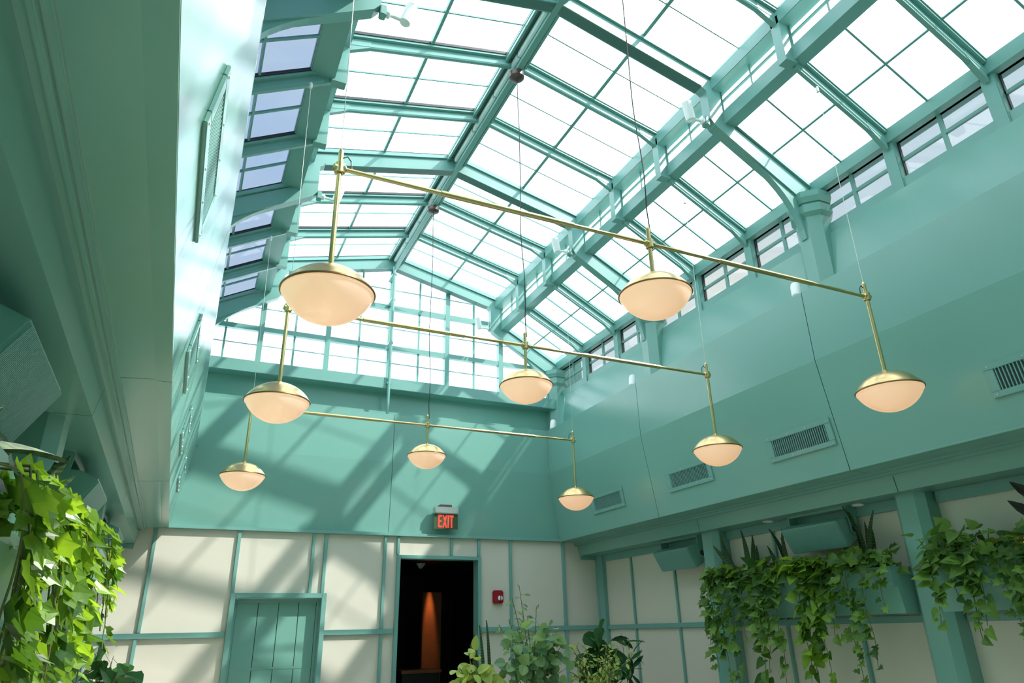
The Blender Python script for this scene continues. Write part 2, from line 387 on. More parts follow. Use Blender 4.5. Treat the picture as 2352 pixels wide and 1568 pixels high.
# ridge beam with its two flanges
b = B()
b.box(XC - .012, XC + .012, YB, 9.26, 5.20, 5.40).box(XC - .03, XC + .03, YB, 9.26, 5.19, 5.206)
b.prism([(XC - .125, 9.26, 5.355), (XC - .125, 9.26, 5.375), (XC, 9.26, 5.42), (XC + .125, 9.26, 5.375), (XC + .125, 9.26, 5.355), (XC, 9.26, 5.395)], (0, YB - 9.26, 0))
b.box(XC - .12, XC - .095, YB, 9.26, 5.31, 5.38).box(XC + .095, XC + .12, YB, 9.26, 5.31, 5.38)
b.build('beam_ridge', 'teal_metal', kind=ST)
for ya, yb in zip(YM, YM[1:]):
    for k in range(4):
        c0, c1 = ya - .12 - k * (ya - yb - .24) / 4, ya - .12 - (k + 1) * (ya - yb - .24) / 4 + .02
        for s_ in (-1, 1):
            B().box(XC + s_ * .014, XC + s_ * .05, c0, c1, 5.275, 5.335).build('trim_raceway', 'lit_raceway', kind=ST, bevel=.004)
# intermediate rafters
for i, y in enumerate(YR):
    if any(abs(y - m) < .1 for m in YM): continue
    b = B()
    for X in (lambda x: x, mx):
        for (x0, x1, f) in ((XC + .08, 4.12, zu), (4.24, 5.14, zl)):
            P0, P1 = V((X(x0), y, f(x0))), V((X(x1), y, f(x1)))
            b.bar(P0, P1, .10, .03, off=-.008).bar(P0, P1, .034, .10, off=-.03)
            b.tube([P0 + V((0, 0, -.115)), P1 + V((0, 0, -.115))], .026, 10)
        # shaped foot where the rafter meets the beam
        b.prism([(X(x), y - .022, z) for x, z in ((3.86, zu(3.86) - .13), (4.06, zu(4.06) - .19), (4.08, zu(4.08) - .045), (3.86, zu(3.86) - .045))], (0, .044, 0))
        b.prism([(X(x), y - .022, z) for x, z in ((4.93, zl(4.93) - .13), (5.13, zl(5.13) - .2), (5.14, zl(5.14) - .045), (4.93, zl(4.93) - .045))], (0, .044, 0))
        # clerestory post
        b.box(X(4.05), X(4.18), y - .045, y + .045, 4.42, 4.92)
    b.build('beam_rafter', 'teal_metal', kind=ST)
# beams along the eaves of the upper roof, of the clerestory and of the lower roof
for X in (lambda x: x, mx):
    B().box(X(4.05), X(4.21), YB, 9.26, 4.83, 4.965).build('beam_eave', 'teal_metal', kind=ST, bevel=.004)
    B().box(X(4.15), X(4.285) if X is not mx else X(4.36), YB, 9.26, 4.445, 4.60).build('beam_clerestory', 'teal_metal', kind=ST, bevel=.004)
    B().prism([(X(5.13), 9.26, 3.90), (X(5.13), 9.26, 4.03), (X(5.30), 9.26, 3.95), (X(5.30), 9.26, 3.90)], (0, YB - 9.26, 0)).build('beam_plate', 'teal_metal', kind=ST)
    B().box(X(5.165), X(5.30), YB, 9.26, 3.42, 3.52).build('trim_window_sill', 'teal_metal', kind=ST)

# ------------------------------------------------------------------ glazing: one window per bay, frame + glazing bars + pane
NW = [0]
def window(q, nrm, fw_, bars_u, bars_v, gl, gasket=False, depth=.03):
    """q = four corners (around); bars_u: bars parallel to q0-q1 at a share of q0-q3 (share, width); bars_v the other way"""
    NW[0] += 1
    q = [V(p) for p in q]; n = V(nrm).normalized(); b = B(); m = B() if gasket else b
    for i in range(4):
        p0, p1 = q[i], q[(i + 1) % 4]; inn = ((q[(i + 2) % 4] + q[(i + 3) % 4]) / 2 - (p0 + p1) / 2).normalized() * (fw_ / 2)
        b.bar(p0 + inn, p1 + inn, fw_, depth, n, off=depth / 2)
    for t, w in bars_u: m.bar(q[0].lerp(q[3], t), q[1].lerp(q[2], t), w, min(depth, w * 1.4), n, off=min(depth, w * 1.4) / 2)
    for t, w in bars_v: m.bar(q[0].lerp(q[1], t), q[3].lerp(q[2], t), w * .98, min(depth, w * 1.4) * .96, n, off=min(depth, w * 1.4) * .48)
    o = b.build('window_%d' % NW[0], 'black_frame' if gasket else 'teal_metal', kind=ST)
    if gasket: m.build('glazing_bars', 'teal_metal', o)
    g = B(); g.prism([p - n * .003 for p in q], n * .006); g.build('pane', gl, o)
    return o
for ya, yb in zip(YR, YR[1:]):
    ya, yb = ya - .045, yb + .045
    for k, X in enumerate((lambda x: x, mx)):
        s = 1 if k == 0 else -1
        # upper slope: ridge to eave
        x0, x1 = XC + .10, 4.09
        window([(X(x0), ya, zu(x0)), (X(x0), yb, zu(x0)), (X(x1), yb, zu(x1)), (X(x1), ya, zu(x1))], (s * .236, 0, .97), .014, [(.5, .032)], [(.5, .012)], 'clear_glass', k == 1)
        # clerestory
        window([(X(4.175), ya, 4.59), (X(4.175), yb, 4.59), (X(4.175), yb, 4.87), (X(4.175), ya, 4.87)], (s, 0, 0), .018, [(.5, .016)], [(.5, .02)], 'clear_glass')
        # lower slope
        x0, x1 = (4.27, 5.15) if k == 0 else (4.345, 5.16)
        window([(X(x0), ya, zl(x0)), (X(x0), yb, zl(x0)), (X(x1), yb, zl(x1)), (X(x1), ya, zl(x1))], (s * .48, 0, .877), .014, [(.5, .018)], [(.5, .018)], 'clear_glass' if k == 0 else 'blue_sky_glass', k == 1)
        # upright windows over the drum
        window([(X(5.225), ya, 3.51), (X(5.225), yb, 3.51), (X(5.225), yb, 3.92), (X(5.225), ya, 3.92)], (s, 0, 0), .02, [(.5, .028)], [(.5, .032)], 'grey_sky_glass', True)
# posts between the upright windows
for y in YR:
    if any(abs(y - m) < .1 for m in YM): continue
    for X in (lambda x: x, mx):
        B().box(X(5.15), X(5.26), y - .055, y + .055, 3.40, 3.91).build('beam_window_post', 'teal_metal', kind=ST, bevel=.006)

# gable glazing: strips between mullions; rails; thin bars
YG = 9.37
def ztop(x):
    d = abs(x - XC)
    return (5.20 - .243 * d if d < 1.60 else 4.42 - .6 * (d - 1.60)) + .04
mull = [XC + .905 * k for k in range(-3, 4)]
Z0 = 3.455
B().box(-.5, 5.3, 9.12, 9.40, 3.205, 3.37).build('trim_gable_sill', 'teal_metal', kind=ST, bevel=.006)
for xm in mull[1:-1]:
    B().box(xm - .036, xm + .036, YG - .05, YG + .04, 3.37, ztop(xm)).build('beam_mullion', 'teal_metal', kind=ST)
def xlim(z):                                       # half width of the gable at height z
    if z > 4.82: return (5.24 - z) / .243
    if z > 4.42: return 1.60
    return 1.60 + (4.46 - z) / .6
for a, c in zip(mull, mull[1:]):
    NW[0] += 1; b = B()
    lo, hi = max(a, XC - xlim(Z0)), min(c, XC + xlim(Z0))
    b.box(lo, hi, YG - .02, YG + .02, 3.37, Z0)
    xmid = (a + c) / 2
    if ztop(xmid) > Z0: b.box(xmid - .014, xmid + .014, YG - .018, YG + .018, Z0, ztop(xmid))
    for z, h, dp in ((3.925, .07, .045), (4.585, .07, .045), (3.69, .012, .012), (4.25, .012, .012), (4.90, .012, .012)):
        l2, h2 = max(a, XC - xlim(z)), min(c, XC + xlim(z))
        if h2 > l2: b.box(l2, h2, YG - dp, YG + dp * .6, z - h / 2, z + h / 2)
    o = b.build('window_%d' % NW[0], 'teal_metal', kind=ST)
    xs = sorted({a, c} | {x for x in (XC - 1.6001, XC - 1.5999, XC + 1.5999, XC + 1.6001, XC - xlim(Z0), XC + xlim(Z0)) if a < x < c})
    xs = [x for x in xs if ztop(x) >= Z0 - .001]
    B().prism([(xs[0], YG, Z0), (xs[-1], YG, Z0)] + [(x, YG, max(Z0 + .001, ztop(x))) for x in xs[::-1]], (0, .006, 0)).build('pane', 'clear_glass', o)
# blank outside corners beside the gable and closing strips over the roof edge
B().box(5.25, 5.6, 9.2, 9.5, 3.2, 4.2).build('wall_gable_corner', 'teal_metal', kind=ST)
B().box(mx(5.25), mx(5.6), 9.2, 9.5, 3.2, 4.2).build('wall_gable_corner', 'teal_metal', kind=ST)
# conduit running down the gable
t = thing('conduit_pipe', (XC - .045, 9.12, 2.8), 'thin teal conduit pipe running down the middle of the gable window', 'pipe')
B().tube([(XC - .045, 9.10, 5.16), (XC - .045, 9.085, 5.0), (XC - .045, 9.085, 2.80)], .022, 12).build('pipe', 'teal_metal', t, smooth=True)
for z in (5.02, 4.6, 3.9, 3.28):
    B().box(XC - .075, XC - .015, 9.07, 9.33 if z > 3.4 else 9.12, z - .014, z + .014).build('clamp', 'teal_metal', t)
#@@THINGS
# ------------------------------------------------------------------ pendant fixtures: bar, three stems, three lamps
FX = [(3.016, 'front brass three-lamp pendant bar, hanging nearest with its lamps shown largest'),
      (4.81, 'brass three-lamp pendant bar hanging between the front bar and the rear one'),
      (7.41, 'rear brass three-lamp pendant bar, hanging nearest the end wall with the exit sign')]
def make_fixture(y0, label):
    t = thing('pendant_light', (XC, y0, 2.215), label, 'pendant light', 'three-lamp brass pendant bars')
    zb_ = 2.22
    b = B(); b.tube([(.46, y0, zb_), (4.32, y0, zb_)], .0125, 12)
    b.build('crossbar', 'brass', t, smooth=True)
    for a, c in ((1.01, 1.845), (2.94, 3.78)):
        B().lathe([(.0135, 0), (.0165, .003), (.0165, c - a - .003), (.0135, c - a)], (a, y0, zb_), 12, (1, 0, 0)).build('sleeve', 'brass', t, smooth=True)
    for x, zt, zc in ((.46, 2.325, 1.632), (XC + .005, 2.33, 1.995), (4.32, 2.325, 1.625)):
        st = B(); st.tube([(x, y0, zc - .01), (x, y0, zt)], .0135, 12)
        st.lathe([(.0135, 0), (.009, .012), (.004, .02)], (x, y0, zt), 12)
        so_ = st.build('stem', 'brass', t, smooth=True)
        j = B(); j.lathe([(.022, -.032), (.026, -.028), (.026, .028), (.022, .032)], (x, y0, zb_), 16)
        for s in (-1, 1):
            j.lathe([(.017, 0), (.022, .012), (.022, .028), (.015, .034)], (x, y0, zb_), 14, (s, 0, 0))
        j.build('joint', 'brass', so_, smooth=True)
        if x != XC + .005:
            B().tube([(x + .014, y0, zb_ + .07), (x + .035, y0, zb_ + .085), (x + .055, y0, zb_ + .06), (x + .06, y0, zb_ + .015)] if x < 1 else
                     [(x - .014, y0, zb_ + .07), (x - .035, y0, zb_ + .085), (x - .055, y0, zb_ + .06), (x - .06, y0, zb_ + .015)], .0035, 6).build('cord_loop', 'black_cable', so_, smooth=True)
        R, H = .2175, .125
        def cap(r0, h, n=16):             # spherical cap, softly rounded near the rim
            S = (r0 * r0 + h * h) / (2 * h); am = math.asin(min(1, r0 / S))
            return [(S * math.sin(am * i / n), S * (1 - math.cos(am * i / n))) for i in range(n + 1)]
        prof = [(max(.02, r), -h) for r, h in cap(R, H)] + [(R + .004, -H - .003), (R + .004, -H - .011), (R - .01, -H - .012)]
        d_ = B().lathe([(.02, .012), (.022, .0)] + prof, (x, y0, zc), 48).build('dome', 'brass', t, smooth=True)
        B().lathe([(R + .0045, -H - .0028), (R + .0062, -H - .005), (R + .0062, -H - .010), (R + .0045, -H - .012)], (x, y0, zc), 48).build('rim', 'brass_dark', d_, smooth=True)
        G = .135; gp = [(R - .006, -H - .006), (R - .001, -H - .012), (R - .002, -H - .020)] + [(max(.003, r), -H - .022 - (G - h)) for r, h in cap(R - .006, G)[::-1]]
        g = B().lathe(gp, (x, y0, zc), 48).build('diffuser', 'opal_glass', t, smooth=True)
    # suspension wires of the outer stems, cable of the middle one
    for x, xt, dy, zt in ((.46, .42, -.14, 4.205), (4.32, 4.34, .0, 4.21)):
        ym = min(YR, key=lambda r: abs(r - (y0 + dy)))
        B().tube([(x, y0, 2.34), (xt, y0 + dy, zt)], .0022, 5).build('suspension_wire', 'steel_wire', t)
        B().lathe([(.012, 0), (.012, .05), (.004, .06)], (xt, y0 + dy, zt - .05), 10).build('wire_grip', 'white_enamel', t, smooth=True)
    pts = [(XC + .005 + .018 * math.sin(i * .55) * (1 - i / 20), y0 + .004 * math.cos(i), 2.34 + (5.13 - 2.34) * (i / 20)) for i in range(21)]
    pts[0] = (XC + .022, y0, 2.30)
    B().tube(pts, .0042, 6).build('power_cable', 'black_cable', t)
    B().lathe([(.012, -.045), (.055, -.038), (.075, -.022), (.078, .03)], (XC, y0, 5.16), 24).build('canopy', 'bronze', t, smooth=True)
    return t
for y0, lb in FX: make_fixture(y0, lb)

# ------------------------------------------------------------------ spotlights on the frame knees and on the ledge
def spotlight(x, y, z, s, label, up=True):
    t = thing('spotlight', (x, y, z), label, 'spotlight', 'white spotlights at the roof frames')
    B().box(x, x - s * .05, y - .035, y + .035, z - .05, z + .05).build('mount', 'teal_metal', t, bevel=.006)
    B().lathe([(.028, 0), (.034, .01), (.034, .03), (.014, .04), (.014, .13)], (x - s * .05, y, z), 14, (-s, 0, -.12)).build('arm', 'white_enamel', t, smooth=True)
    ax = V((-s * .25, -.12, .95)); c = V((x - s * .20, y, z - .045))
    B().lathe([(.030, 0), (.044, .012), (.046, .05), (.046, .19), (.040, .19), (.036, .15)], c, 20, ax).build('head', 'white_enamel', t, smooth=True)
for (y, tag_l, tag_r) in ((3.95, 'white spotlight on the left frame at the top edge of the picture', 'white spotlight on the right frame knee above the largest pilaster'),
                          (6.605, 'white spotlight on the left frame behind the front pendant bar', 'white spotlight on the right frame knee just above the front pendant bar'),
                          (9.20, None, 'white spotlight on the frame knee against the gable window')):
    if tag_l: spotlight(mx(3.98), y, 4.44, -1, tag_l)
    spotlight(3.98, y, 4.44, 1, tag_r)
def ledge_light(x, y, label):
    t = thing('ledge_light', (x, y, 2.79), label, 'spotlight', 'white ledge lamps beside the pilasters')
    B().box(x - .03, x + .05, y - .03, y + .03, 2.786, 2.80).build('base_plate', 'white_enamel', t, bevel=.004)
    B().lathe([(.03, 0), (.042, .01), (.046, .12), (.04, .15), (.02, .165)], (x, y, 2.80), 18, (.25, .15, 1)).build('head', 'white_enamel', t, smooth=True)
ledge_light(4.84, 4.06, 'small white lamp on the ledge beside the largest pilaster')
ledge_light(4.84, 6.76, 'small white lamp on the ledge beside the middle pilaster')
ledge_light(4.84, 8.90, 'small white lamp on the ledge in the corner by the gable window')

# ------------------------------------------------------------------ air vents in the splayed panels
def vent(y, sx, big, label):
    X = (lambda x: x) if sx > 0 else mx
    e = V((sx * .15, 0, -.955)).normalized()              # down the slope
    P0 = V((X(4.78), 0, 2.125)); n = V((-sx * .955, 0, -.15)).normalized()
    t0 = .62 if not big else .62
    L, Hh = .31, .075
    c = P0 + e * t0 + V((0, y, 0)); c.y = y
    t = thing('air_vent', c, label, 'vent', 'air vents in the splayed panels')
    def q(u, v, o): return c + V((0, u, 0)) + e * v + n * o
    def slab(b, u0, u1, v0, v1, o0, o1): b.prism([q(u0, v0, o0), q(u1, v0, o0), q(u1, v1, o0), q(u0, v1, o0)], n * (o1 - o0))
    f = B(); m = .062
    slab(f, -L - m, L + m, -Hh - m * .7, -Hh, 0, .014); slab(f, -L - m, L + m, Hh, Hh + m * .7, 0, .014)
    slab(f, -L - m, -L, -Hh, Hh, 0, .014); slab(f, L, L + m, -Hh, Hh, 0, .014)
    f.build('frame', 'teal_metal', t, bevel=.003)
    k = B(); slab(k, -L, L, -Hh, Hh, .0005, .002); k.build('backing', 'teal_dark_gap', t)
    s = B(); N = 26
    for i in range(N):
        u = -L + (i + .5) * 2 * L / N; slab(s, u - .0035, u + .0035, -Hh, Hh, .002, .011)
    s.build('slats', 'teal_metal', t)
    for u in (-L - m / 2, -L / 3, L / 3, L + m / 2):
        for v in (-Hh - m * .35, Hh + m * .35): B().lathe([(.006, .014), (.005, .017), (.001, .018)], q(u, v, 0), 8, n).build('screw', 'aluminium', t)
for y, w in ((2.30, 'air vent in the right splayed panel, cut by the right edge of the picture'), (4.365, 'air vent in the right splayed panel, largest shown whole'),
             (5.92, 'air vent in the right splayed panel, half behind a pendant lamp'), (7.56, 'air vent in the right splayed panel, closest to the end wall')):
    vent(y, 1, False, w)
for y, w in ((2.20, 'large air vent in the brightly lit left splayed panel'), (4.15, 'air vent in the left splayed panel, second from the camera'),
             (5.90, 'air vent in the left splayed panel, third from the camera'), (7.60, 'air vent in the left splayed panel, closest to the end wall')):
    vent(y, -1, True, w)

# ------------------------------------------------------------------ exit sign, fire alarm
t = thing('exit_sign', (3.155, 8.96, 1.60), 'edge-lit exit sign with red letters EXIT above the dark doorway', 'exit sign')
B().box(3.07, 3.235, 8.86, 8.985, 1.553, 1.585).build('bracket', 'bronze', t, bevel=.004)
B().box(2.985, 3.325, 8.84, 8.93, 1.463, 1.553).build('housing', 'aluminium', t, bevel=.01)
pn = B().box(2.985, 3.325, 8.876, 8.888, 1.268, 1.463).build('panel', 'sign_pane', t)
lt = B(); yf = 8.875; hz0, hz1 = 1.285, 1.448
def stroke(pts): lt.prism([(x, yf, z) for x, z in pts], (0, -.004, 0))
def rect(x0, x1, z0, z1): stroke([(x0, z0), (x1, z0), (x1, z1), (x0, z1)])
x = 3.047; w = .052; s_ = .017
rect(x, x + s_, hz0, hz1); rect(x + s_, x + w, hz0, hz0 + .024); rect(x + s_, x + w, hz1 - .024, hz1); rect(x + s_, x + w - .008, 1.354, 1.378)
x += w + .008
stroke([(x, hz0), (x + s_, hz0), (x + .064, hz1), (x + .064 - s_, hz1)]); stroke([(x + .064 - s_, hz0), (x + .064, hz0), (x + s_, hz1), (x, hz1)])
x += .072; rect(x, x + s_ + .002, hz0, hz1)
x += .027; rect(x, x + .056, hz1 - .024, hz1); rect(x + .019, x + .037, hz0, hz1 - .024)
lt.build('lettering', 'exit_red', pn)
t = thing('fire_alarm', (3.945, 8.99, .345), 'red fire alarm strobe on the cream panel beside the doorway', 'fire alarm')
B().box(3.868, 4.018, 8.95, 9.0, .345, .51).build('body', 'red_plastic', t, bevel=.014)
B().box(3.93, 3.995, 8.925, 8.952, .385, .44).build('strobe_lens', 'white_plastic', t, bevel=.01)
B().box(3.958, 3.967, 8.921, 8.928, .385, .44).build('strobe_divider', 'bronze', t)

# ------------------------------------------------------------------ loudspeakers under the side beams
def speaker(yc, sx, label, L=.33, tilt=30):
    X = (lambda x: x) if sx > 0 else mx
    t = thing('loudspeaker', (X(5.44), yc, .985), label, 'speaker', 'teal loudspeakers hung under the side beams')
    a = math.radians(tilt); u = V((-sx * math.sin(a), 0, math.cos(a)))      # up the front face (leans into the hall at its top)
    n = V((-sx * math.cos(a), 0, -math.sin(a)))                            # out of the front face
    c = V((X(5.42), yc, .80))
    def q(l, h, o): return c + V((0, l, 0)) + u * h + n * o
    h = .125
    # wedge cabinet: wide grille face, narrower back
    pts = [q(-L, -h, .13), q(-L, h, .13), q(-L, h * .9, .02), q(-L, h * .35, -.12), q(-L, -h * .55, -.12), q(-L, -h, .02)]
    B().prism(pts, (0, 2 * L, 0)).build('cabinet', 'teal_paint', t, bevel=.008)
    g = B()
    g.prism([q(-L + .012, -h + .012, .130), q(L - .012, -h + .012, .130), q(L - .012, h - .012, .130), q(-L + .012, h - .012, .130)], n * .004)
    for i in range(60):
        l = -L + .014 + i * (2 * L - .028) / 59
        g.prism([q(l - .0028, -h + .012, .134), q(l + .0028, -h + .012, .134), q(l + .0028, h - .012, .134), q(l - .0028, h - .012, .134)], n * .0025)
    g.build('grille', 'teal_metal', t)
    k = B(); k.box(X(5.40), X(5.50), yc - L - .02, yc + L + .02, .965, .985)
    for s in (-1, 1):
        yy = yc + s * (L + .012); k.prism([(X(5.385), yy - .004, .98), (X(5.515), yy - .004, .98), (X(5.49), yy - .004, .76), (X(5.45), yy - .004, .73), (X(5.41), yy - .004, .76)], (0, .008, 0))
    k.build('bracket', 'teal_paint', t)
    for s in (-1, 1): B().lathe([(.03, 0), (.03, .02), (.022, .028)], (X(5.45), yc + s * (L + .016), .79), 16, (0, s, 0)).build('knob', 'black_frame', t, smooth=True)
speaker(6.90, 1, 'teal loudspeaker under the right beam, hung nearer the end wall')
speaker(4.80, 1, 'teal loudspeaker under the right beam, hung above the trailing plants')
speaker(2.52, -1, 'teal loudspeaker with ribbed grille at the left edge of the picture', L=.34)
speaker(4.85, -1, 'teal loudspeaker under the left beam, hung above the sunlit ivy')
speaker(6.95, -1, 'teal loudspeaker under the left beam, closest to the end wall')

# recessed downlights under the right beam
for (x, y), lb in (((5.40, 5.42), 'small round downlight under the right beam beside the column'), ((5.44, 4.36), 'small round downlight under the right beam beside the hung speaker')):
    t = thing('downlight', (x, y, .985), lb, 'downlight', 'round downlights under the right beam')
    B().lathe([(.05, 0), (.055, -.006), (.045, -.012), (.04, -.004)], (x, y, .985), 24).build('ring', 'white_enamel', t, smooth=True)

# ------------------------------------------------------------------ planters on the side walls
def planter(y0, y1, sx, label):
    X = (lambda x: x) if sx > 0 else mx
    t = thing('wall_planter', (X(5.38), (y0 + y1) / 2, .06), label, 'planter', 'long teal planters between the columns')
    w = .012
    tr_ = B()
    for quad in (((5.19, .425), (5.19, .275), (5.21, .275), (5.21, .425)), ((5.19, .275), (5.235, .265), (5.245, .275), (5.21, .29)), ((5.235, .265), (5.27, .07), (5.285, .09), (5.25, .275)),
                 ((5.27, .07), (5.55, .07), (5.55, .09), (5.285, .09)), ((5.53, .09), (5.55, .09), (5.55, .425), (5.53, .425))):
        tr_.prism([(X(x), y0 + .015, z) for x, z in quad], (0, y1 - y0 - .03, 0))
    tr_.build('trough', 'teal_paint', t)
    for y in (y0, y1 - .015):
        e = B()
        for poly in (((5.19, .425), (5.19, .275), (5.235, .265), (5.55, .265), (5.55, .425)), ((5.235, .265), (5.27, .07), (5.55, .07), (5.55, .265))):
            e.prism([(X(x), y, z) for x, z in poly], (0, .015, 0))
        e.build('end_plate', 'teal_paint', t)
    B().box(X(5.212), X(5.528), y0 + .015, y1 - .015, .32, .385).build('soil', 'soil', t)
planter(3.99, 6.18, 1, 'long teal wall planter between the two right columns, filled with trailing plants')
planter(1.49, 3.68, 1, 'teal wall planter at the right edge, beyond the nearer right column')
planter(3.99, 6.18, -1, 'teal wall planter on the left wall, beyond the nearer left column')
planter(1.49, 3.68, -1, 'teal wall planter on the left wall, holding the sunlit ivy')

# ------------------------------------------------------------------ plants
LEAF = {'ivy': [(-.06, .30), (.20, .50), (.34, .24), (.60, .36), (.74, .12)],
        'heart': [(-.10, .22), (.05, .42), (.30, .42), (.60, .26), (.85, .09)],
        'round': [(.05, .26), (.25, .42), (.50, .46), (.75, .36), (.93, .18)],
        'oval': [(.10, .10), (.35, .20), (.60, .20), (.85, .10)],
        'fiddle': [(.08, .09), (.30, .20), (.50, .24), (.75, .36), (.93, .26)],
        'lance': [(.10, .06), (.40, .12), (.70, .10), (.90, .04)]}
def leaf(b, p, d, n, size, kind, curl=.18):
    d = V(d).normalized(); n = V(n); n = n - d * n.dot(d)
    n = n.normalized() if n.length > 1e-4 else d.orthogonal().normalized()
    s = d.cross(n); L = LEAF[kind]; p = V(p)
    def pt(u, v, k): return p + d * (u * size) + s * (v * size) + n * (size * (k * abs(v) - curl * u * u))
    mid = [pt(0, 0, 0), pt(.45, 0, 0), pt(1, 0, 0)]
    for sg in (1, -1):
        e = [pt(u, sg * v, .25) for u, v in L]
        k = len(e) // 2
        vs = [mid[0]] + e + [mid[2], mid[1]]; i_m = len(vs) - 1
        fs = [(0, i_m) + tuple(range(k + 1, 0, -1)), (i_m, len(vs) - 2) + tuple(range(len(e), k, -1))] if sg > 0 else [(0,) + tuple(range(1, k + 2)) + (i_m,), (i_m,) + tuple(range(k + 1, len(e) + 1)) + (len(vs) - 2,)]
        b.add(vs, fs)
def rv(r, s=1.0): return V((r.uniform(-s, s), r.uniform(-s, s), r.uniform(-s, s)))
def fix(o):                       # merge the two halves of every leaf so that each leaf is one island
    bm = bmesh.new(); bm.from_mesh(o.data); bmesh.ops.remove_doubles(bm, verts=bm.verts, dist=1e-5); bm.to_mesh(o.data); bm.free()
def trailing(name, label, base, out, half, vines, size, kind, mat, seed, crown=60, crown_h=.16, depth=.16, group=None, cat='plant'):
    """ivy that stands in a planter, falls over its rim and hangs; base = middle of the rim, out = -1/+1 away from the wall along x"""
    r = random.Random(seed); t = thing(name, (base[0] - out * .15, base[1], base[2] - .04), label, cat, group)
    st, lf = B(), B()
    for (y, L) in vines:
        p = V((base[0] - out * r.uniform(.03, .2), base[1] + y, base[2] - .03)); pts = [p.copy()]
        edge = V((base[0] + out * r.uniform(.03, .09), base[1] + y + r.uniform(-.06, .06), base[2] + r.uniform(.03, .1)))
        pts.append((p + edge) / 2 + V((0, 0, .06))); pts.append(edge)
        q = edge.copy(); n = max(2, int(L * (1.18 if out < 0 else 1.0) / .06)); wob = r.uniform(0, 6); drift = r.uniform(-.09, .09)
        for i in range(n):
            q = q + V((out * (.012 if i < 2 else .002) + r.uniform(-.006, .006), drift * .06 + .010 * math.sin(wob + i * .7), -.058)); pts.append(q.copy())
        st.tube(pts, [.0042 if i < 3 else .0028 for i in range(len(pts))], 5)
        for i in range(1, len(pts)):
            for k in range(2 if i < len(pts) * .75 else 1):
                if r.random() < .12: continue
                a = pts[i - 1].lerp(pts[i], r.random()); side = r.choice((-1, 1))
                d = V((out * r.uniform(.1, .8), side * r.uniform(.2, 1.0), r.uniform(-.9, .15)))
                nn = V((out * r.uniform(.5, 1.0), r.uniform(-.5, .5), r.uniform(.1, .9)))
                leaf(lf, a + d.normalized() * .02, d, nn, size * r.uniform(.6, 1.2) * (1 if i < len(pts) * .8 else .75), kind)
    for i in range(crown):
        y = base[1] + r.uniform(-half, half); h = r.random()
        a = V((base[0] - out * depth + out * r.uniform(-.1, .30), y, base[2] - .03 + h * crown_h))
        d = V((out * r.uniform(-.3, 1), r.uniform(-1, 1), r.uniform(-.5, .5))); nn = V((out * r.uniform(-.1, .9), r.uniform(-.5, .5), r.uniform(.3, 1)))
        leaf(lf, a, d, nn, size * r.uniform(.7, 1.3), kind)
        if i % 4 == 0: st.tube([(base[0] - out * .12, y + r.uniform(-.05, .05), base[2] - .05), a], .003, 5)
    st.build('stems', 'stem_brown', t); o = lf.build('foliage', mat, t); fix(o)
    return t
def blades(name, label, specs, base, seed, group=None, mat='snake_plant_leaf', w0=.032):
    """snake plant: specs = (root offset, tip offset, width factor, sideways bow)"""
    r = random.Random(seed); t = thing(name, base, label, 'plant', group)
    for (o, tip, wf, bow) in specs:
        b = B(); p0, p1 = V(base) + V(o), V(base) + V(tip); L = (p1 - p0); N = 9
        side = L.cross(V((bow[0], bow[1], .01)) if V(bow).length > .01 else V((1, .3, 0))).normalized()
        if side.length < .5: side = V((0, 1, 0))
        rows = []
        for i in range(N + 1):
            u = i / N; w = w0 * wf * (.55 + 1.0 * u if u < .45 else 1.0 * (1 - ((u - .45) / .55) ** 2.2)) + .001
            c = p0 + L * u + V(bow) * math.sin(u * math.pi); nn = side.cross(L).normalized()
            rows.append((c - side * w + nn * w * .35, c - nn * .003, c + side * w + nn * w * .35, c - nn * .012))
        vs = [p for rw in rows for p in rw]; fs = []
        for i in range(N):
            a = i * 4
            fs += [(a, a + 1, a + 5, a + 4), (a + 1, a + 2, a + 6, a + 5), (a + 2, a + 3, a + 7, a + 6), (a + 3, a, a + 4, a + 7)]
        fs += [(0, 3, 2, 1), (N * 4, N * 4 + 1, N * 4 + 2, N * 4 + 3)]
        b.add(vs, fs); b.build('leaf', mat, t, smooth=True)
    return t
IG = 'ivy trailing from the right planters'
rx = 5.19
trailing('trailing_ivy', 'trailing ivy spilling beside the farther right column', (rx, 5.90, .43), -1, .22, [(-.2, .6), (-.1, .9), (0, .65), (.1, .95), (.18, .85), (.24, .6), (-.22, .4), (.2, .35)], .115, 'ivy', 'ivy_leaf_deep', 3, 80, group=IG)
trailing('trailing_ivy', 'broad trailing ivy right of the farther column, one vine reaching lowest', (rx, 5.32, .43), -1, .2, [(-.2, .35), (-.12, 1.0), (0, .8), (.1, .6), (.18, 1.1), (-.05, .4), (.2, .45)], .115, 'heart', 'ivy_leaf_deep', 5, 75, group=IG)
trailing('trailing_ivy', 'leafy trailing ivy hanging directly under the hung speaker', (rx, 4.76, .43), -1, .22, [(-.2, .55), (-.1, .95), (.02, .7), (.1, .85), (.2, .9), (-.16, .4), (0, .35)], .12, 'heart', 'ivy_leaf', 7, 85, group=IG)
trailing('trailing_ivy', 'trailing ivy with a thin vine just before the nearer right column', (rx, 4.22, .43), -1, .2, [(-.16, .4), (-.02, .75), (.1, .9), (.18, .35)], .115, 'ivy', 'ivy_leaf_deep', 9, 55, group=IG)
trailing('trailing_ivy', 'trailing ivy beyond the nearer right column, with paler leaves', (rx, 3.42, .43), -1, .24, [(-.22, .5), (-.14, .3), (-.05, .6), (.06, .35), (.16, .5), (.22, .25), (-.1, .55)], .11, 'heart', 'ivy_leaf_deep', 11, 85, .24, group=IG)
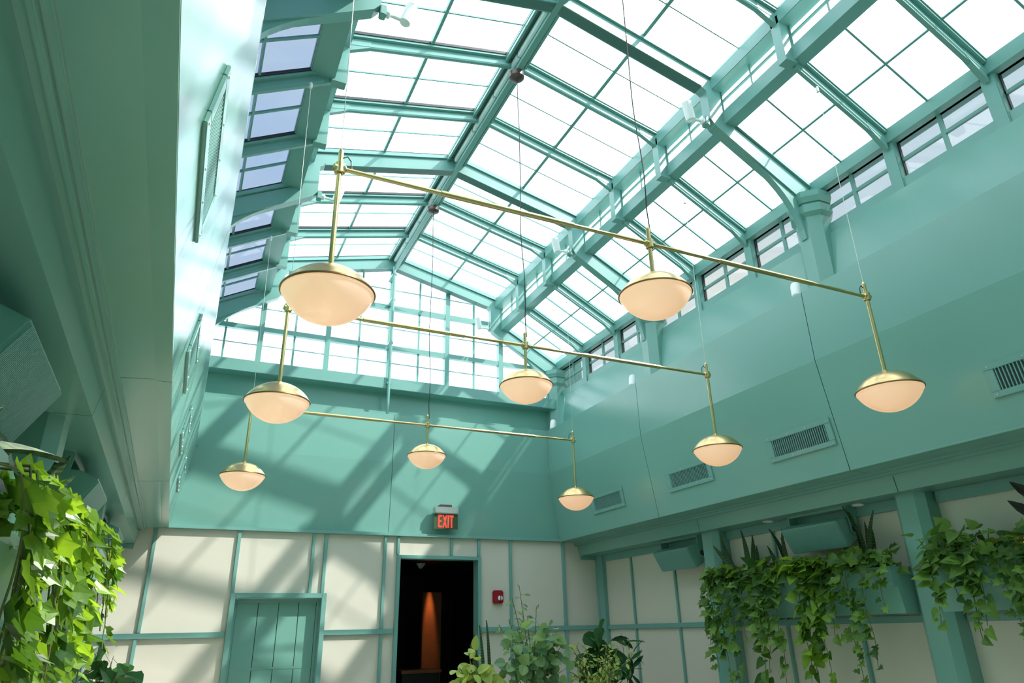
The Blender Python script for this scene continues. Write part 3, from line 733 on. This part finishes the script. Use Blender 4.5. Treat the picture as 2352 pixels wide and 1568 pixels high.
trailing('trailing_ivy', 'trailing ivy hanging at the bottom right corner of the picture', (rx, 2.86, .43), -1, .24, [(-.2, .55), (-.08, .8), (.02, .9), (.12, .85), (.2, .5), (.05, .4)], .115, 'ivy', 'ivy_leaf_deep', 13, 75, .18, group=IG)
SG = 'snake plants in the right planters'
blades('snake_plant', 'dark snake plant leaning left beside the farther right column', [((0, 0, 0), (-.06, .42, .44), 1.2, (0, .02, .03)), ((0, .03, 0), (-.04, .30, .55), 1, (0, .06, .0)), ((.03, .05, 0), (0, .02, .56), 1.2, (.02, 0, 0)), ((.05, 0, 0), (.05, -.08, .50), 1, (0, 0, 0)), ((0, -.05, 0), (-.03, -.2, .38), .9, (.02, 0, 0))], (5.36, 5.76, .38), 1, SG)
blades('snake_plant', 'dark snake plant standing left of the hung speaker', [((0, 0, 0), (-.02, .14, .52), 1, (0, -.04, 0)), ((0, .04, 0), (0, .02, .42), .9, (.02, 0, 0)), ((.03, -.03, 0), (0, -.0, .50), .9, (0, .02, 0)), ((0, .06, 0), (-.02, .2, .36), .8, (0, 0, 0))], (5.36, 5.22, .38), 2, SG)
blades('snake_plant', 'tall dark snake plant standing right of the hung speaker', [((0, 0, 0), (-.02, .10, .60), 1, (0, -.05, .0)), ((0, .03, 0), (0, .06, .54), .8, (0, -.03, 0)), ((.03, -.03, 0), (.02, -.06, .44), .7, (0, 0, 0)), ((0, -.06, 0), (0, -.18, .52), 1, (0, .03, 0)), ((.04, -.02, 0), (.04, -.10, .40), .9, (0, 0, 0))], (5.36, 4.34, .38), 3, SG)
# dark-leaved plant and the small lamp at the right edge
t = thing('dark_leaved_plant', (5.36, 2.62, .38), 'dark-leaved plant with long blackish leaves at the right edge of the picture', 'plant')
st, lf = B(), B()
for (tip, ln) in (((5.30, 3.03, .80), .32), ((5.30, 2.98, .925), .32), ((5.30, 2.72, .90), .28), ((5.24, 2.80, .56), .24), ((5.34, 2.45, .85), .28)):
    tip = V(tip); root = V((5.36, 2.62, .38)); d = (tip - V((5.36, 2.66, tip.z - .34))).normalized()
    s0 = tip - d * ln; st.tube([root, root.lerp(s0, .5) + V((.01, .01, .02)), s0], .006, 6)
    leaf(lf, s0, d, V((-1, -.1, .3)), ln, 'lance', .1)
st.build('stems', 'stem_brown', t); o = lf.build('foliage', 'dark_leaf', t); fix(o)
t = thing('glowing_bulb_lamp', (5.27, 2.985, .385), 'small glowing orange lamp among the plants at the right edge', 'lamp')
B().lathe([(.03, 0), (.03, .01), (.008, .02), (.008, .05)], (5.27, 2.985, .385), 14).build('base', 'copper', t, smooth=True)
B().lathe([(.012, .05), (.035, .075), (.038, .095), (.02, .12), (.004, .13)], (5.27, 2.985, .385), 16).build('bulb', 'lamp_glow', t, smooth=True)

# sunlit plants on the left
LG = 'ivy trailing from the left planters'
lx = mx(5.19)
trailing('trailing_ivy', 'bright sunlit ivy hanging at the left edge of the picture, nearest of its row', (lx, 2.00, .29), 1, .16, [(-.18, .8), (-.1, .6), (-.05, .9), (.02, .7), (.08, .95), (.14, .6), (.18, .8)], .088, 'ivy', 'ivy_leaf', 21, 40, .05, .2, group=LG)
trailing('trailing_ivy', 'bright sunlit ivy with star-shaped leaves below the left speakers', (lx, 2.62, .345), 1, .24, [(-.24, .7), (-.15, .9), (-.06, .6), (.03, .8), (.1, .7), (.18, .85), (.25, .55)], .10, 'ivy', 'ivy_leaf', 22, 55, .10, .2, group=LG)
trailing('trailing_ivy', 'sunlit heart-leaved ivy left of the column, second clump of the left row', (lx, 3.22, .375), 1, .22, [(-.22, .6), (-.14, .75), (-.05, .5), (.04, .7), (.12, .6), (.2, .7)], .105, 'heart', 'ivy_leaf', 23, 55, .10, .22, group=LG)
trailing('trailing_ivy', 'small-leaved sunlit ivy at the far end of the left row', (lx, 4.25, .41), 1, .16, [(-.14, .4), (-.05, .55), (.05, .45), (.14, .35)], .095, 'ivy', 'ivy_leaf', 24, 40, .10, .24, group=LG)
blades('snake_plant', 'banded snake plant whose long leaf bends out at the left edge', [((0, 0, 0), (.23, .80, .20), 1, (0, -.02, .035)), ((0, -.05, 0), (.10, .36, .25), .9, (0, -.03, .0)), ((.02, -.08, 0), (.06, -.05, .2), .9, (0, 0, .02))], (mx(5.40), 2.0, .38), 31, 'snake plants in the left planters')
blades('snake_plant', 'dark snake plant standing between the left column and the sunlit ivy', [((0, 0, 0), (.12, .06, .36), .9, (0, -.02, .03)), ((0, .04, 0), (.14, .10, .28), .8, (0, 0, .02)), ((0, .02, 0), (.08, .04, .32), .8, (0, 0, 0)), ((.02, .06, 0), (.08, .12, .26), .7, (0, 0, 0))], (mx(5.38), 3.40, .38), 32, 'snake plants in the left planters')
blades('snake_plant', 'dark snake plant under the farther left speaker', [((0, 0, 0), (.16, .2, .28), .9, (0, -.02, 0)), ((0, .05, 0), (.12, .1, .22), .8, (0, 0, 0)), ((0, -.05, 0), (.14, -.06, .24), .8, (0, 0, 0)), ((.0, .1, 0), (.2, .35, .24), .8, (0, 0, .02))], (mx(5.38), 4.75, .38), 33, 'snake plants in the left planters')

def pot(name, label, c, r0, h):
    t = thing(name, c, label, 'planter')
    B().lathe([(r0 * .75, 0), (r0, h - .03), (r0 * 1.06, h - .03), (r0 * 1.06, h), (r0 * .92, h), (r0 * .9, h - .05), (.01, h - .05)], c, 28).build('body', 'terracotta_pot', t, smooth=True)
def bush(name, label, root, tops, size, kind, mat, seed, per=9, droop=.2, group=None, stem='stem_brown', spread=.12):
    r = random.Random(seed); t = thing(name, root, label, 'plant', group); st, lf = B(), B(); root = V(root)
    for tp in tops:
        tp = V(tp); m = root.lerp(tp, .55) + V((0, 0, .08)); pts = [root + rv(r, .03) * .6, m, tp]
        pts = [pts[0].lerp(pts[1], u).lerp(pts[1].lerp(pts[2], u), u) for u in [i / 6 for i in range(7)]]
        st.tube(pts, [.006 - .0006 * i for i in range(7)], 6)
        for i in range(per):
            u = .45 + .55 * (i + r.random()) / per; k = min(5, int(u * 6)); a = pts[k].lerp(pts[k + 1], u * 6 - k)
            d = rv(r) + V((0, 0, -droop)); p = a + d.normalized() * r.uniform(.01, spread)
            st.tube([a, p], .0018, 4)
            leaf(lf, p, d, rv(r, .6) + V((-.2, -.7, .6)), size * r.uniform(.65, 1.2), kind)
    st.build('stems', stem, t); o = lf.build('foliage', mat, t); fix(o)
    return t
# planter box in the middle of the hall, below the picture, and what grows from it
t = thing('floor_planter', (3.05, 6.1, -1.35), 'tall teal planter box in the middle of the hall, under the leafy bushes', 'planter')
B().box(2.15, 3.95, 5.75, 6.5, -1.35, -.62).build('box', 'teal_paint', t, bevel=.01)
B().box(2.18, 3.92, 5.78, 6.47, -.62, -.60).build('soil', 'soil', t)
r = random.Random(50)
bush('silver_dollar_plant', 'bushy plant with round blue-green leaves in front of the fire alarm panel', (2.95, 5.98, -.60), [(2.94 + r.uniform(-.28, .28), 5.98 + r.uniform(-.15, .12), r.uniform(-.42, .05)) for _ in range(24)], .095, 'round', 'silver_dollar_leaf', 51, 9, spread=.08)
bush('pale_leaved_plant', 'bushy plant with pale yellow-green leaves before the dark doorway', (2.42, 5.95, -.60), [(2.40 + r.uniform(-.16, .14), 5.95 + r.uniform(-.15, .15), r.uniform(-.5, -.14)) for _ in range(15)], .095, 'round', 'lime_sprig_leaf', 52, 8, spread=.08)
bush('sprig_plant', 'tall thin sprig with small leaves rising above the bushes', (3.14, 6.36, -.60), [(3.02, 6.36, .40), (2.94, 6.36, .30), (3.20, 6.36, .22), (2.80, 6.36, .06), (2.9, 6.36, .10), (3.1, 6.36, .12)], .062, 'oval', 'silver_dollar_leaf', 53, 11, spread=.05)
bush('lime_sprig_plant', 'feathery yellow-green sprigs at the right end of the middle bushes', (3.60, 6.0, -.60), [(3.60 + r.uniform(-.26, .28), 6.0 + r.uniform(-.2, .2), r.uniform(-.5, -.06)) for _ in range(22)], .05, 'oval', 'lime_sprig_leaf', 54, 14, spread=.06)
blades('snake_plant', 'narrow olive snake plant rising behind the round-leaved bush', [((0, 0, 0), (-.05, 0, .66), 1, (0, 0, 0)), ((.05, 0, 0), (.02, 0, .70), 1, (0, 0, 0)), ((-.04, .03, 0), (-.10, .02, .6), .9, (0, 0, 0)), ((-.06, -.02, 0), (-.14, 0, .5), .9, (.01, 0, 0))], (2.66, 6.36, -.60), 55, w0=.022)
pot('floor_pot', 'round terracotta pot on the floor under the dark fiddle-leaf plant', (4.28, 7.0, -1.35), .24, .45)
bush('fiddle_leaf_fig', 'dark glossy fiddle-leaf plant before the right corner post', (4.28, 7.0, -.95), [(4.30 + r.uniform(-.16, .14), 7.0 + r.uniform(-.15, .15), r.uniform(-.55, -.06)) for _ in range(16)], .22, 'fiddle', 'deep_green_leaf', 56, 5, .1, spread=.06)
pot('floor_pot', 'round terracotta pot on the floor under the narrow-leaved plant', (5.0, 7.6, -1.35), .2, .45)
bush('lance_leaf_palm', 'dark plant with narrow arching leaves right of the fiddle-leaf plant', (5.0, 7.6, -.95), [(5.05, 7.6, -.10), (5.05, 7.6, -.2), (5.02, 7.6, -.32), (5.02, 7.6, -.44), (4.95, 7.6, -.05), (5.08, 7.6, -.26)], .24, 'lance', 'deep_green_leaf', 57, 5, .0, spread=.05)
pot('floor_pot', 'round terracotta pot on the floor by the left wall, under the dark shrub', (-.46, 7.0, -1.35), .22, .45)
bush('rubber_plant', 'dark broad-leaved shrub at the foot of the cream wall, below the sunlit ivy', (-.48, 7.0, -.95), [(-.47 + r.uniform(-.19, .19), 7.0 + r.uniform(-.16, .16), r.uniform(-.5, -.08)) for _ in range(17)], .15, 'fiddle', 'deep_green_leaf', 58, 6, .0)

for o in scene.objects:
    if '_o' in o: del o['_o']
